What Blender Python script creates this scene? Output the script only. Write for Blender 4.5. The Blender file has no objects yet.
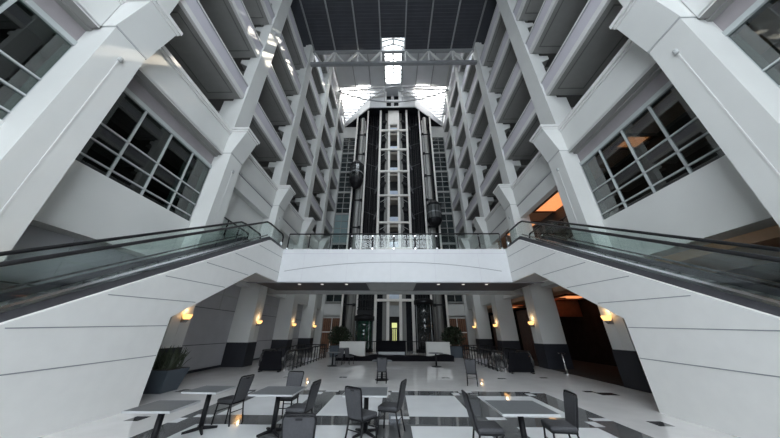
import bpy, bmesh, math, random
from mathutils import Vector, Matrix
random.seed(7)
S = bpy.context.scene
COL = S.collection
PI = math.pi

# ------------------------------------------------------------------ materials
def material(name, col, rough=0.6, metal=0.0, var=0.06, scale=3.0, bump=0.0, spec=0.5, emit=None, estr=0.0):
    m = bpy.data.materials.new(name); m.use_nodes = True
    nt = m.node_tree; b = nt.nodes['Principled BSDF']
    tc = nt.nodes.new('ShaderNodeTexCoord')
    nz = nt.nodes.new('ShaderNodeTexNoise'); nz.inputs['Scale'].default_value = scale; nz.inputs['Detail'].default_value = 4
    nt.links.new(tc.outputs['Object'], nz.inputs['Vector'])
    rp = nt.nodes.new('ShaderNodeValToRGB')
    rp.color_ramp.elements[0].position = 0.3; rp.color_ramp.elements[1].position = 0.7
    rp.color_ramp.elements[0].color = tuple(max(0, c * (1 - var)) for c in col) + (1,)
    rp.color_ramp.elements[1].color = tuple(min(1, c * (1 + var)) for c in col) + (1,)
    nt.links.new(nz.outputs['Fac'], rp.inputs['Fac']); nt.links.new(rp.outputs['Color'], b.inputs['Base Color'])
    b.inputs['Roughness'].default_value = rough; b.inputs['Metallic'].default_value = metal
    b.inputs['Specular IOR Level'].default_value = spec
    if bump:
        bp = nt.nodes.new('ShaderNodeBump'); bp.inputs['Strength'].default_value = bump; bp.inputs['Distance'].default_value = 0.01
        n2 = nt.nodes.new('ShaderNodeTexNoise'); n2.inputs['Scale'].default_value = scale * 25
        nt.links.new(tc.outputs['Object'], n2.inputs['Vector'])
        nt.links.new(n2.outputs['Fac'], bp.inputs['Height']); nt.links.new(bp.outputs['Normal'], b.inputs['Normal'])
    if emit:
        b.inputs['Emission Color'].default_value = tuple(emit) + (1,); b.inputs['Emission Strength'].default_value = estr
    return m

def glass(name, tint=(0.9, 0.95, 0.95), ior=1.5, refl=1.0, rough=0.0, diffuse=0.0):
    """thin pane: clear transmission plus Fresnel reflection"""
    m = bpy.data.materials.new(name); m.use_nodes = True
    nt = m.node_tree; nt.nodes.clear()
    out = nt.nodes.new('ShaderNodeOutputMaterial')
    tr = nt.nodes.new('ShaderNodeBsdfTransparent'); tr.inputs['Color'].default_value = tint + (1,)
    gl = nt.nodes.new('ShaderNodeBsdfGlossy'); gl.inputs['Roughness'].default_value = rough
    gl.inputs['Color'].default_value = (refl, refl, refl, 1)
    f0 = ((ior - 1) / (ior + 1)) ** 2
    lw = nt.nodes.new('ShaderNodeLayerWeight'); lw.inputs['Blend'].default_value = 0.5
    pw = nt.nodes.new('ShaderNodeMath'); pw.operation = 'POWER'; pw.inputs[1].default_value = 5.0
    fr = nt.nodes.new('ShaderNodeMath'); fr.operation = 'MULTIPLY_ADD'; fr.inputs[1].default_value = 1 - f0; fr.inputs[2].default_value = f0
    nt.links.new(lw.outputs['Facing'], pw.inputs[0]); nt.links.new(pw.outputs[0], fr.inputs[0])
    mx = nt.nodes.new('ShaderNodeMixShader')
    nt.links.new(fr.outputs[0], mx.inputs[0]); nt.links.new(tr.outputs[0], mx.inputs[1]); nt.links.new(gl.outputs[0], mx.inputs[2])
    last = mx
    if diffuse:
        tl = nt.nodes.new('ShaderNodeBsdfTranslucent'); tl.inputs['Color'].default_value = tint + (1,)
        m2 = nt.nodes.new('ShaderNodeMixShader'); m2.inputs[0].default_value = diffuse
        nt.links.new(mx.outputs[0], m2.inputs[1]); nt.links.new(tl.outputs[0], m2.inputs[2]); last = m2
    nt.links.new(last.outputs[0], out.inputs['Surface'])
    return m

M = {}
M['paint'] = material('painted_plaster', (0.66, 0.665, 0.65), 0.7, var=0.03, scale=0.7)
M['mold'] = material('moulding_paint', (0.69, 0.685, 0.675), 0.6, var=0.02)
M['lav'] = material('lavender_panel', (0.57, 0.55, 0.60), 0.65, var=0.03, scale=1.0)
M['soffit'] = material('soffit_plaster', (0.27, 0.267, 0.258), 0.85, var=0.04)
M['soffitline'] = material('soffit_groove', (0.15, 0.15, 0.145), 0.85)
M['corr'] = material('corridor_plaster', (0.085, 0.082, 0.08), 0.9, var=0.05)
M['taupe'] = material('taupe_plaster', (0.30, 0.275, 0.285), 0.8, var=0.04)
M['white'] = material('white_cladding', (0.66, 0.67, 0.69), 0.45, var=0.02)
M['clad'] = material('escalator_cladding', (0.80, 0.80, 0.785), 0.5, var=0.02)
M['joint'] = material('panel_joint', (0.30, 0.31, 0.33), 0.7)
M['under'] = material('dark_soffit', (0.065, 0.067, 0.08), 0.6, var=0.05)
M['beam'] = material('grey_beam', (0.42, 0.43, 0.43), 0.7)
M['lowall'] = material('grey_wall_panel', (0.44, 0.44, 0.465), 0.5, var=0.05, scale=1.2)
M['lowline'] = material('wall_panel_joint', (0.12, 0.125, 0.13), 0.7)
M['navy'] = material('navy_wainscot', (0.017, 0.019, 0.026), 0.55, var=0.1)
M['roofdark'] = material('dark_roof_deck', (0.050, 0.053, 0.064), 0.6, var=0.10, scale=1.0)
M['roofgrey'] = material('grey_roof_deck', (0.55, 0.56, 0.58), 0.55, var=0.05, scale=0.5)
M['steelw'] = material('white_steel', (0.58, 0.58, 0.57), 0.45, var=0.03)
M['steelg'] = material('grey_steel', (0.30, 0.31, 0.32), 0.45, 0.3)
M['black'] = material('black_metal', (0.010, 0.010, 0.012), 0.5, var=0.1, spec=0.25)
M['blackp'] = material('black_panel', (0.009, 0.0095, 0.012), 0.7, var=0.3, scale=2.0, spec=0.15)
M['blackfab'] = material('black_fabric', (0.007, 0.007, 0.009), 0.95, bump=0.3, spec=0.1)
M['shaftgrey'] = material('shaft_column_grey', (0.36, 0.36, 0.35), 0.5, var=0.05)
M['shaftwht'] = material('shaft_frame_white', (0.80, 0.77, 0.73), 0.5, var=0.03)
M['shaftback'] = material('shaft_back_panel', (0.22, 0.216, 0.206), 0.6, var=0.06)
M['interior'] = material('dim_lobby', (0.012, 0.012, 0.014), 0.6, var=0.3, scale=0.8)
M['lobbyceil'] = material('lobby_ceiling', (0.40, 0.36, 0.31), 0.7)
M['chrome'] = material('chrome', (0.75, 0.75, 0.76), 0.18, 1.0)
M['rubber'] = material('handrail_rubber', (0.015, 0.015, 0.017), 0.4)
M['skirt'] = material('escalator_skirt', (0.085, 0.085, 0.095), 0.4, 0.5)
M['step'] = material('escalator_step', (0.10, 0.10, 0.105), 0.5, 0.5, bump=0.2)
M['chairfab'] = material('grey_chair_fabric', (0.055, 0.056, 0.062), 0.85, var=0.12, scale=30, bump=0.3)
M['chairmet'] = material('dark_chair_frame', (0.008, 0.008, 0.010), 0.5, var=0.1, spec=0.25)
M['tabtop'] = material('grey_tabletop', (0.12, 0.128, 0.137), 0.5, var=0.05, scale=8, spec=0.3)
M['tabedge'] = material('pale_table_edge', (0.42, 0.43, 0.44), 0.4)
M['planter'] = material('slate_planter', (0.060, 0.078, 0.098), 0.6, var=0.08)
M['soil'] = material('soil', (0.03, 0.022, 0.016), 0.95)
M['leaf'] = material('dark_leaf', (0.030, 0.045, 0.024), 0.6, var=0.3, scale=6)
M['spike'] = material('spiky_leaf', (0.040, 0.052, 0.030), 0.55, var=0.3, scale=6)
M['whitebox'] = material('pale_counter', (0.62, 0.62, 0.60), 0.5, var=0.02)
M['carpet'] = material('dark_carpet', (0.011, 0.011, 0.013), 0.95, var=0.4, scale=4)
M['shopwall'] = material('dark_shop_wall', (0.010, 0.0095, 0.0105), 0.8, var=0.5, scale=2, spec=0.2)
M['wood'] = material('brown_wood', (0.085, 0.040, 0.026), 0.5, var=0.25, scale=4)
M['copper'] = material('brown_curtain', (0.20, 0.095, 0.055), 0.7, var=0.2, scale=3)
M['shade'] = material('sconce_shade', (0.9, 0.7, 0.4), 0.5, emit=(1.0, 0.50, 0.15), estr=0.8)
M['cove'] = material('cove_light', (0.9, 0.5, 0.25), 0.5, emit=(1.0, 0.36, 0.13), estr=0.42)
M['lampwhite'] = material('downlight_lens', (0.8, 0.8, 0.78), 0.5, emit=(1.0, 0.95, 0.85), estr=0.35)
M['lobbylamp'] = material('lobby_lamp', (0.8, 0.8, 0.5), 0.5, emit=(0.95, 1.0, 0.35), estr=0.28)
M['warmceil'] = material('warm_ceiling', (0.62, 0.40, 0.26), 0.7)  # part of the coves' orange glow is put into this ceiling colour
M['red'] = material('red_flower', (0.18, 0.012, 0.015), 0.6)
M['teal'] = material('teal_blind', (0.24, 0.33, 0.34), 0.35, var=0.06, scale=1.0)
M['mull'] = material('window_mullion', (0.42, 0.45, 0.45), 0.5)
M['darkpane'] = material('dark_window_pane', (0.028, 0.036, 0.038), 0.08, var=0.4, scale=0.5, spec=0.8)
M['lobbyglass'] = material('pale_glass_rail', (0.60, 0.68, 0.80), 0.25, var=0.1, scale=2)
M['glass'] = glass('balustrade_glass', (0.90, 0.94, 0.93), 1.5)
M['tintglass'] = glass('tinted_window_glass', (0.45, 0.52, 0.50), 1.85)
M['mirrorglass'] = glass('grey_reflective_glass', (0.50, 0.55, 0.54), 2.2)
M['railglass'] = glass('bridge_glass', (0.78, 0.86, 0.88), 1.75)
M['winglass'] = glass('entrance_glass', (0.80, 0.82, 0.83), 1.45)
M['skyglass'] = glass('skylight_glass', (0.86, 0.90, 0.92), 1.3, diffuse=0.15)
M['skyfrost'] = glass('frosted_skylight', (0.55, 0.56, 0.57), 1.3, diffuse=0.93)

def floor_mat(name, col, rough):
    m = material(name, col, rough, var=0.05, scale=1.5, spec=0.75)
    return m
M['f_white'] = floor_mat('white_marble_tile', (0.80, 0.82, 0.84), 0.05)
M['f_pale'] = floor_mat('pale_stone_tile', (0.74, 0.73, 0.725), 0.03)
M['f_grey'] = floor_mat('grey_granite_tile', (0.12, 0.125, 0.13), 0.05)
M['f_dark'] = floor_mat('dark_granite_tile', (0.05, 0.05, 0.055), 0.12)

# ------------------------------------------------------------------ mesh builder
class MB:
    def __init__(s): s.v = []; s.f = []; s.mi = []; s.cur = 0
    def face(s, pts):
        n = len(s.v); s.v += [tuple(p) for p in pts]; s.f.append(tuple(range(n, n + len(pts)))); s.mi.append(s.cur)
    def box(s, x0, x1, y0, y1, z0, z1):
        if x0 > x1: x0, x1 = x1, x0
        if y0 > y1: y0, y1 = y1, y0
        if z0 > z1: z0, z1 = z1, z0
        n = len(s.v)
        s.v += [(x0,y0,z0),(x1,y0,z0),(x1,y1,z0),(x0,y1,z0),(x0,y0,z1),(x1,y0,z1),(x1,y1,z1),(x0,y1,z1)]
        for q in ((3,2,1,0),(4,5,6,7),(0,1,5,4),(1,2,6,5),(2,3,7,6),(3,0,4,7)):
            s.f.append(tuple(n + i for i in q)); s.mi.append(s.cur)
        return s
    def hexa(s, p):
        """eight corners: bottom loop then top loop"""
        n = len(s.v); s.v += [tuple(q) for q in p]
        for q in ((3,2,1,0),(4,5,6,7),(0,1,5,4),(1,2,6,5),(2,3,7,6),(3,0,4,7)):
            s.f.append(tuple(n + i for i in q)); s.mi.append(s.cur)
        return s
    def prism(s, poly, axis, a, b):
        """poly: 2-D points; axis 'x': (y,z), 'y': (x,z), 'z': (x,y)"""
        def P(q, t):
            return {'x': (t, q[0], q[1]), 'y': (q[0], t, q[1]), 'z': (q[0], q[1], t)}[axis]
        n = len(s.v); k = len(poly)
        s.v += [P(q, a) for q in poly] + [P(q, b) for q in poly]
        s.f.append(tuple(range(n + k - 1, n - 1, -1))); s.mi.append(s.cur)
        s.f.append(tuple(range(n + k, n + 2 * k))); s.mi.append(s.cur)
        for i in range(k):
            j = (i + 1) % k
            s.f.append((n + i, n + j, n + k + j, n + k + i)); s.mi.append(s.cur)
        return s
    def bar(s, a, b, w, h=None):
        h = h or w
        a = Vector(a); b = Vector(b); d = (b - a).normalized()
        up = Vector((0, 0, 1)) if abs(d.z) < 0.95 else Vector((0, 1, 0))
        r = d.cross(up).normalized() * (w / 2); u = r.cross(d).normalized() * (h / 2)
        s.hexa([a - r - u, a + r - u, b + r - u, b - r - u, a - r + u, a + r + u, b + r + u, b - r + u])
        return s
    def tube(s, pts, r, seg=8, caps=True, rads=None):
        pts = [Vector(p) for p in pts]; k = len(pts); n = len(s.v)
        prev = None
        for i, p in enumerate(pts):
            d = (pts[min(i + 1, k - 1)] - pts[max(i - 1, 0)]).normalized()
            if prev is None:
                up = Vector((0, 0, 1)) if abs(d.z) < 0.9 else Vector((0, 1, 0))
                rt = d.cross(up).normalized()
            else:
                rt = (prev - d * prev.dot(d)).normalized()
            prev = rt; u = rt.cross(d)
            rr = rads[i] if rads else r
            for j in range(seg):
                t = 2 * PI * j / seg
                s.v.append(tuple(p + rt * math.cos(t) * rr + u * math.sin(t) * rr))
        for i in range(k - 1):
            for j in range(seg):
                j2 = (j + 1) % seg
                s.f.append((n + i*seg + j, n + i*seg + j2, n + (i+1)*seg + j2, n + (i+1)*seg + j)); s.mi.append(s.cur)
        if caps:
            s.f.append(tuple(n + j for j in range(seg))[::-1]); s.mi.append(s.cur)
            s.f.append(tuple(n + (k-1)*seg + j for j in range(seg))); s.mi.append(s.cur)
        return s
    def lathe(s, prof, cx=0, cy=0, cz=0, seg=20, a0=0, a1=2*PI, caps=True):
        n = len(s.v); k = len(prof); full = abs(a1 - a0 - 2*PI) < 1e-6
        m = seg if full else seg + 1
        for r, z in prof:
            for j in range(m):
                t = a0 + (a1 - a0) * j / seg
                s.v.append((cx + r*math.cos(t), cy + r*math.sin(t), cz + z))
        for i in range(k - 1):
            for j in range(seg):
                j2 = (j + 1) % m
                s.f.append((n+i*m+j, n+i*m+j2, n+(i+1)*m+j2, n+(i+1)*m+j)); s.mi.append(s.cur)
        if caps and full:
            s.f.append(tuple(n + j for j in range(m))[::-1]); s.mi.append(s.cur)
            s.f.append(tuple(n + (k-1)*m + j for j in range(m))); s.mi.append(s.cur)
        return s
    def build(s, name, mats, parent=None, bevel=0, smooth=False, loc=None):
        me = bpy.data.meshes.new(name); me.from_pydata(s.v, [], s.f)
        if not isinstance(mats, (list, tuple)): mats = [mats]
        for m in mats: me.materials.append(m)
        for p, i in zip(me.polygons, s.mi): p.material_index = i; p.use_smooth = smooth
        bm = bmesh.new(); bm.from_mesh(me)
        if smooth: bmesh.ops.remove_doubles(bm, verts=bm.verts, dist=1e-5)
        bmesh.ops.recalc_face_normals(bm, faces=bm.faces); bm.to_mesh(me); bm.free()
        o = bpy.data.objects.new(name, me); COL.objects.link(o)
        if parent: o.parent = parent
        if loc: o.location = loc
        if bevel:
            b = o.modifiers.new('bevel', 'BEVEL'); b.width = bevel; b.segments = 2; b.limit_method = 'ANGLE'
        return o

def thing(name, label, cat, loc=(0, 0, 0), rz=0, group=None):
    o = bpy.data.objects.new(name, None); COL.objects.link(o)
    o.empty_display_size = 0.2
    o.location = loc; o.rotation_euler = (0, 0, rz); o['label'] = label; o['category'] = cat
    if group: o['group'] = group
    return o
def tag(o, label, cat, group=None):
    o['label'] = label; o['category'] = cat
    if group: o['group'] = group
    return o
def struct(mb, name, mat, **k):
    o = mb.build(name, mat, **k); o['kind'] = 'structure'; return o
def dup(root, loc=None, rz=None, label=None, group=None):
    r = root.copy(); COL.objects.link(r)
    if loc is not None: r.location = loc
    if rz is not None: r.rotation_euler = (0, 0, rz)
    if label: r['label'] = label
    if group: r['group'] = group
    for ch in list(root.children):
        c = ch.copy(); COL.objects.link(c); c.parent = r
        for g in list(ch.children):
            d = g.copy(); COL.objects.link(d); d.parent = c
    return r
ORD = ['first', 'second', 'third', 'fourth', 'fifth', 'sixth', 'seventh']

# ------------------------------------------------------------------ key dimensions (metres)
PX = 9.0                      # front of the lower piers
FX = 9.44                     # balcony fascia plane
WX = 9.88                     # mezzanine window plane
COLY = [4.78, 10.88, 16.98, 23.08, 29.18]
ENDY = 34.1
NEARY = -7.0
DECK = 6.65                   # mezzanine deck level
UB = 4.62                     # underside of mezzanine
PITL, PITR = (-7.35, -5.75), (5.75, 7.45)
PITY = (15.35, 22.5)
ROOFN = 32.0
ROOFY = 17.1

# ------------------------------------------------------------------ floor, one mesh of tiles
def floor_class(x, y):
    if abs(x) < 5.22 and y < 10.43 and y > -4:
        bx = None
        for c in (-4.87, -2.35, 0.0, 2.35, 4.87):
            if abs(x - c) < 0.37: bx = c
        by = None
        for c in (10.09, 7.2, 4.31, 1.42, -1.47):
            if abs(y - c) < 0.34: by = c
        if bx is None and by is None: return 0
        if bx is not None and by is not None:
            u = (x - bx + 0.37) / 0.74; v = (y - by + 0.34) / 0.68
            if u > 0.38 and v > 0.70: return 0
            if u < 0.32 and 0.10 < v < 0.62: return 0
            return 2
        return 2
    for (a, b, c, d) in DARK:
        if a < abs(x) < b and c < y < d: return 3
    return 1
DARK = [(6.8, 7.15, 10.43, 10.68), (7.05, 7.65, 10.0, 10.42), (4.75, 5.12, 13.05, 13.3), (6.82, 7.17, 13.35, 13.55), (6.0, 6.35, 7.0, 7.35),
        (2.2, 2.55, 13.1, 13.35), (7.0, 7.6, 7.0, 7.4), (7.0, 7.6, 4.1, 4.5)]
def floor():
    xs = {-10.5, 14.2, 9.0, -9.0, PITL[0], PITL[1], PITR[0], PITR[1], 5.22, -5.22}
    ys = {NEARY, ENDY + 0.6, PITY[0], PITY[1], 10.43, -4}
    for c in (-4.87, -2.35, 0.0, 2.35, 4.87):
        xs |= {c - 0.37, c + 0.37, c - 0.37 + 0.38*0.74, c - 0.37 + 0.32*0.74}
    for c in (10.09, 7.2, 4.31, 1.42, -1.47):
        ys |= {c - 0.34, c + 0.34, c - 0.34 + 0.7*0.68, c - 0.34 + 0.1*0.68, c - 0.34 + 0.62*0.68}
    for (a, b, c, d) in DARK: xs |= {a, b, -a, -b}; ys |= {c, d}
    xs = sorted(xs); ys = sorted(ys)
    m = MB()
    for i in range(len(xs) - 1):
        for j in range(len(ys) - 1):
            cx = (xs[i] + xs[i+1]) / 2; cy = (ys[j] + ys[j+1]) / 2
            if PITY[0] < cy < PITY[1] and (PITL[0] < cx < PITL[1] or PITR[0] < cx < PITR[1]): continue
            m.cur = floor_class(cx, cy)
            m.face([(xs[i], ys[j], 0), (xs[i+1], ys[j], 0), (xs[i+1], ys[j+1], 0), (xs[i], ys[j+1], 0)])
    struct(m, 'floor', [M['f_white'], M['f_pale'], M['f_grey'], M['f_dark']])
floor()

# ------------------------------------------------------------------ shell
for s, side in ((-1, 'left'), (1, 'right')):
    # mezzanine slab between hall and outer wall
    m = MB(); m.box(s*9.75, s*14.0, NEARY, ENDY + .5, UB, DECK)
    struct(m, 'floor_mezzanine_' + side, M['paint'])
    # outer walls of the upper corridors
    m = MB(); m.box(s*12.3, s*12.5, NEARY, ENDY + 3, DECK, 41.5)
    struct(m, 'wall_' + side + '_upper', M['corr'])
# lower left wall: grey panels with joints
m = MB(); m.box(-10.3, -10.5, NEARY, ENDY + .5, 0, UB)
m.cur = 1
for z in (1.25, 3.05):
    m.box(-10.29, -10.31, NEARY, ENDY, z, z + 0.035)
m.cur = 2
m.box(-10.29, -10.31, NEARY, ENDY, 3.85, 3.93)
y = 5.6
while y < 33:
    m.box(-10.288, -10.31, y, y + 0.07, 3.09, UB); y += 1.55
struct(m, 'wall_left', [M['lowall'], M['lowline'], M['beam']])
m = MB(); m.box(-10.27, -10.3, NEARY, ENDY, 0, 0.12); struct(m, 'baseboard_left', M['navy'])
# lower right wall: far dark back wall of the restaurant behind the openings, carpeted
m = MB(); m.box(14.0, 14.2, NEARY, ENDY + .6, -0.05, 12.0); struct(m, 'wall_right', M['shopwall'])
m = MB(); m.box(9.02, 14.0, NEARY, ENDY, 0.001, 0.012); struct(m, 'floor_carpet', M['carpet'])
m = MB(); m.box(10.5, 14.0, NEARY, ENDY, 4.3, 4.6); struct(m, 'ceiling_restaurant', M['warmceil'])
# mezzanine walls: left plain beyond the first window bay; right is open restaurant
m = MB()
for i in range(1, 5):
    y0 = COLY[i] + 0.52; y1 = (COLY[i+1] - 0.5) if i < 4 else ENDY
    m.box(-9.93, -10.1, y0, y1, DECK, 10.74)
struct(m, 'wall_left_mezzanine', M['paint'])
m = MB()
for y0, y1 in ((5.3, 10.4), (NEARY, 4.3)):
    m.box(-WX, -10.1, y0, y1, 9.86, 10.76); m.box(-WX, -10.1, y0, y1, DECK - 0.9, DECK - 0.7)
struct(m, 'wall_left_taupe', M['taupe'])
m = MB()
for y0, y1 in ((5.3, 10.4), (NEARY, 4.3)):
    m.box(WX, 10.1, y0, y1, 9.86, 10.76)
struct(m, 'wall_right_taupe', M['taupe'])
m = MB(); m.box(10.1, 14.0, NEARY, ENDY, 10.35, 10.6); struct(m, 'ceiling_mezzanine', M['warmceil'])
m = MB(); m.box(9.7, 12.35, NEARY, ENDY, 10.62, 10.76); m.box(-9.7, -12.35, NEARY, ENDY, 10.62, 10.76)
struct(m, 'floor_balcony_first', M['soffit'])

# wall behind the camera: glazed entrance
m = MB()
m.box(-14.2, -6.2, NEARY - 0.3, NEARY, 0, 33); m.box(6.2, 14.2, NEARY - 0.3, NEARY, 0, 33)
m.box(-6.2, 6.2, NEARY - 0.3, NEARY, 27.5, 33); m.box(-6.2, 6.2, NEARY - 0.3, NEARY, 0, 0.3)
struct(m, 'wall_entrance', M['paint'])
wf = MB()
for i in range(7): wf.box(-6.2 + i*12.4/6 - 0.05, -6.2 + i*12.4/6 + 0.05, NEARY - 0.2, NEARY - 0.1, 0.3, 27.5)
for k in range(10): wf.box(-6.2, 6.2, NEARY - 0.2, NEARY - 0.1, 0.3 + k*27.2/9 - 0.05, 0.3 + k*27.2/9 + 0.05)
wo = struct(wf, 'window_1', M['mull'])
g = MB(); g.box(-6.2, 6.2, NEARY - 0.155, NEARY - 0.145, 0.3, 27.5); g.build('pane', M['winglass'], wo)

# near roof: dark ribbed deck with a slot for the skylight
m = MB()
m.box(-12.5, 12.5, NEARY - 0.3, 15.85, ROOFN, ROOFN + 0.35)
m.box(-12.5, -1.4, 15.85, ROOFY, ROOFN, ROOFN + 0.35); m.box(1.4, 12.5, 15.85, ROOFY, ROOFN, ROOFN + 0.35)
y = -6.6
while y < ROOFY:                                     # shallow deck flutes
    x1 = -1.5 if y > 15.8 else -0.02
    m.box(-9.4, x1, y, y + 0.11, ROOFN - 0.045, ROOFN + 0.01); m.box(-x1, 9.4, y, y + 0.11, ROOFN - 0.045, ROOFN + 0.01); y += 0.33
ceil = struct(m, 'ceiling', M['roofdark'])
for i, x in enumerate((-6.82, -4.12, -1.42, 1.36, 4.05, 6.75, -9.3, 9.3)):
    m = MB(); m.box(x - 0.07, x + 0.07, NEARY, ROOFY, ROOFN - 0.22, ROOFN - 0.03)
    b = m.build('roof_purlin', M['steelg'])
    n_ = ['second from left', 'third from left', 'left of the skylight slot', 'right of the skylight slot', 'third from right', 'second from right', 'leftmost, along the left columns', 'rightmost, along the right columns'][i]
    tag(b, 'slim grey purlin under the dark roof deck, ' + n_, 'purlin', 'purlins under the dark roof')
m = MB(); m.box(-12.5, 12.5, ROOFY + 0.2, ROOFY + 0.5, ROOFN + 3.2, 41.6); 
struct(m, 'wall_roof_step', M['roofgrey'])
m = MB(); m.box(-12.5, 12.5, ROOFY + 0.3, ROOFY + 0.32, ROOFN + 0.35, ROOFN + 3.2)
struct(m, 'window_2', M['skyglass'])

# high grey roof beyond the truss, low gable, open ridge slot
def roofz(x): return 40.5 + 0.8 * (1 - abs(x) / 9.6)
m = MB()
for s in (-1, 1):
    m.hexa([(s*1.4, ROOFY + 0.4, roofz(1.4)), (s*9.6, ROOFY + 0.4, roofz(9.6)), (s*9.6, 28, roofz(9.6)), (s*1.4, 28, roofz(1.4)),
            (s*1.4, ROOFY + 0.4, roofz(1.4) + .3), (s*9.6, ROOFY + 0.4, roofz(9.6) + .3), (s*9.6, 28, roofz(9.6) + .3), (s*1.4, 28, roofz(1.4) + .3)])
    m.box(s*0.0, s*4.0, 28.02, 30.7, 41.35, 41.6)
    m.box(s*9.6, s*12.5, ROOFY + 0.4, ENDY + 3, 41.0, 41.3)
hr = struct(m, 'ceiling_high', M['roofgrey'])
for i, x in enumerate((-9.3, -6.53, -3.95, -1.45, 1.45, 3.9, 6.5, 9.0)):
    m = MB(); m.box(x - 0.06, x + 0.06, ROOFY + 0.5, 28, roofz(x) - 0.2, roofz(x) + 0.02)
    m.build('roof_rib', M['steelw'] if abs(x) > 8 else M['steelg'], hr)

# ridge skylights (white glazing bars over sky)
def ridge_skylight(name, label, y0, y1, z, step):
    t = thing(name, label, 'skylight', (0, y0, z), 0, None)
    f = MB()
    L = y1 - y0
    f.box(-1.4, -1.28, 0, L, -0.1, 0.45); f.box(1.28, 1.4, 0, L, -0.1, 0.45)
    f.bar((0, 0, 1.0), (0, L, 1.0), 0.22)
    f.build('frame', M['steelw'], t)
    k = int(L / step)
    for i in range(k + 1):
        yy = 0.03 + (L - 0.06) * i / k
        q = MB(); q.bar((-1.34, yy, 0.42), (0, yy, 1.0), 0.15); q.bar((1.34, yy, 0.42), (0, yy, 1.0), 0.15)
        q.build('glazing_bar', M['steelw'], t)
    g = MB()
    g.face([(-1.36, 0, 0.45), (0, 0, 1.03), (0, L, 1.03), (-1.36, L, 0.45)]); g.face([(1.36, 0, 0.45), (0, 0, 1.03), (0, L, 1.03), (1.36, L, 0.45)])
    g.build('glass', M['skyglass'], t)
    return t
ridge_skylight('ridge_skylight', 'short glazed ridge skylight cut into the dark near roof', 15.85, ROOFY, ROOFN + 0.1, 0.5)
ridge_skylight('ridge_skylight', 'long glazed ridge skylight in the grey roof beyond the truss', ROOFY + 0.5, 28, 41.1, 0.72)

# sloped louvred skylight at the far end, left and right of the white bulkhead
SKZ = lambda y: 38.3 + (ENDY - y) * 0.365
for s, side in ((-1, 'left'), (1, 'right')):
    t = thing('louvred_skylight', 'sloping white louvred skylight over the far %s corner of the hall' % side, 'skylight', (0, 0, 0), 0, 'louvred skylights')
    f = MB()
    f.bar((s*9.35, 28, SKZ(28)), (s*9.35, ENDY, SKZ(ENDY)), 0.2); f.bar((s*1.5, 28, SKZ(28)), (s*9.4, 28, SKZ(28)), 0.18)
    f.build('frame', M['steelw'], t)
    for i in range(1, 12):
        yy = 28 + 6.0 * i / 12
        xin = max(1.5, 3.9 + (yy - 29.6) * 5.5 / 4.5 + 0.1) if yy > 29.6 else 1.5
        q = MB(); q.bar((s*xin, yy, SKZ(yy)), (s*9.35, yy, SKZ(yy)), 0.14, 0.16)
        q.build('louvre', M['steelw'], t)
    g = MB(); g.face([(s*1.4, 28, SKZ(28)+.12), (s*9.5, 28, SKZ(28)+.12), (s*9.5, ENDY, SKZ(ENDY)+.12), (s*4.1, 29.55, SKZ(29.55)+.12), (s*1.4, 29.55, SKZ(29.55)+.12)])
    g.build('glass', M['skyfrost'], t)

LEVELS = [15.15, 19.35, 23.5, 27.65, 31.8, 36.0]
# ------------------------------------------------------------------ piers and columns
def make_column(s):
    """local origin at pier centre on the floor; x measured towards the wall is s-positive"""
    t = thing('column', '', 'column')
    hw = 0.51
    m = MB(); m.box(s*PX, s*10.4, -hw, hw, 1.3, UB); m.box(s*PX, s*(WX + 0.35), -hw, hw, UB, 10.87)
    m.box(s*(PX - 0.0), s*(WX + .35), -hw, hw, 10.87, 12.4)
    m.build('pier', M['paint'], t)
    m = MB(); m.box(s*(PX - 0.025), s*10.42, -hw - 0.025, hw + 0.025, 0.0, 1.3); m.build('wainscot', M['navy'], t)
    m = MB(); m.box(s*(PX - 0.012), s*PX, -0.02, 0.02, 1.3, 9.9); m.build('conduit', M['mold'], t)
    m = MB(); m.box(s*(PX - 0.02), s*9.9, -hw - 0.02, hw + 0.02, 10.84, 10.90); m.build('neck_band', M['beam'], t)
    m = MB(); m.tube([(s*(PX - 0.03), 0, 9.9), (s*(PX - 0.03), 0, 10.05)], 0.06); m.build('junction_box', M['beam'], t)
    # flared capital
    m = MB()
    X0, X1 = s*PX, s*(PX - 0.54)
    m.prism([(s*PX, 10.87), (s*(PX - 0.50), 12.40), (s*9.9, 12.40), (s*9.9, 10.87)], 'y', -hw - 0.03, hw + 0.03)
    cp = m.build('capital', M['paint'], t)
    m = MB(); m.box(s*(PX - 0.54), s*9.5, -hw - 0.07, hw + 0.07, 12.40, 12.52); m.box(s*(PX - 0.60), s*9.5, -hw - 0.12, hw + 0.12, 12.52, 12.68)
    m.build('crown_moulding', M['mold'], cp)
    return t
def upper_shaft(t, s, top):
    m = MB(); m.box(s*9.34, s*9.8, -0.55, 0.52, 12.6, top); m.build('shaft', M['paint'], t)
    m = MB(); m.box(s*9.8, s*10.1, -0.50, 0.45, 12.4, top); m.build('return_wall', M['paint'], t)
    m = MB(); m.box(s*10.1, s*10.75, -0.42, 0.40, 12.4, 15.16) if top < 35 else m.box(s*10.1, s*10.75, -0.42, 0.40, 14.65, 15.16); m.build('side_wall', M['paint'], t)
    for z in LEVELS[1:]:
        if z > top: continue
        m = MB(); m.prism([(s*10.1, z - 0.75), (s*10.1, z), (s*10.75, z), (s*10.75, z - 0.35)], 'y', -0.42, 0.40); m.build('bracket', M['paint'], t)
for s, side in ((-1, 'left'), (1, 'right')):
    for tops in (((0, 1), ROOFN - 0.02), ((2,), 40.4), ((3, 4), 40.4)):
        idx, top = tops
        proto = None
        for i in idx:
            lab = 'tall pale column with flared capital, %s along the %s side from the camera' % (ORD[i], side)
            if proto is None:
                proto = make_column(s); upper_shaft(proto, s, top); t = proto
            else: t = dup(proto)
            t.location = (0, COLY[i], 0); t['label'] = lab; t['group'] = side + ' row of columns'

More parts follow.
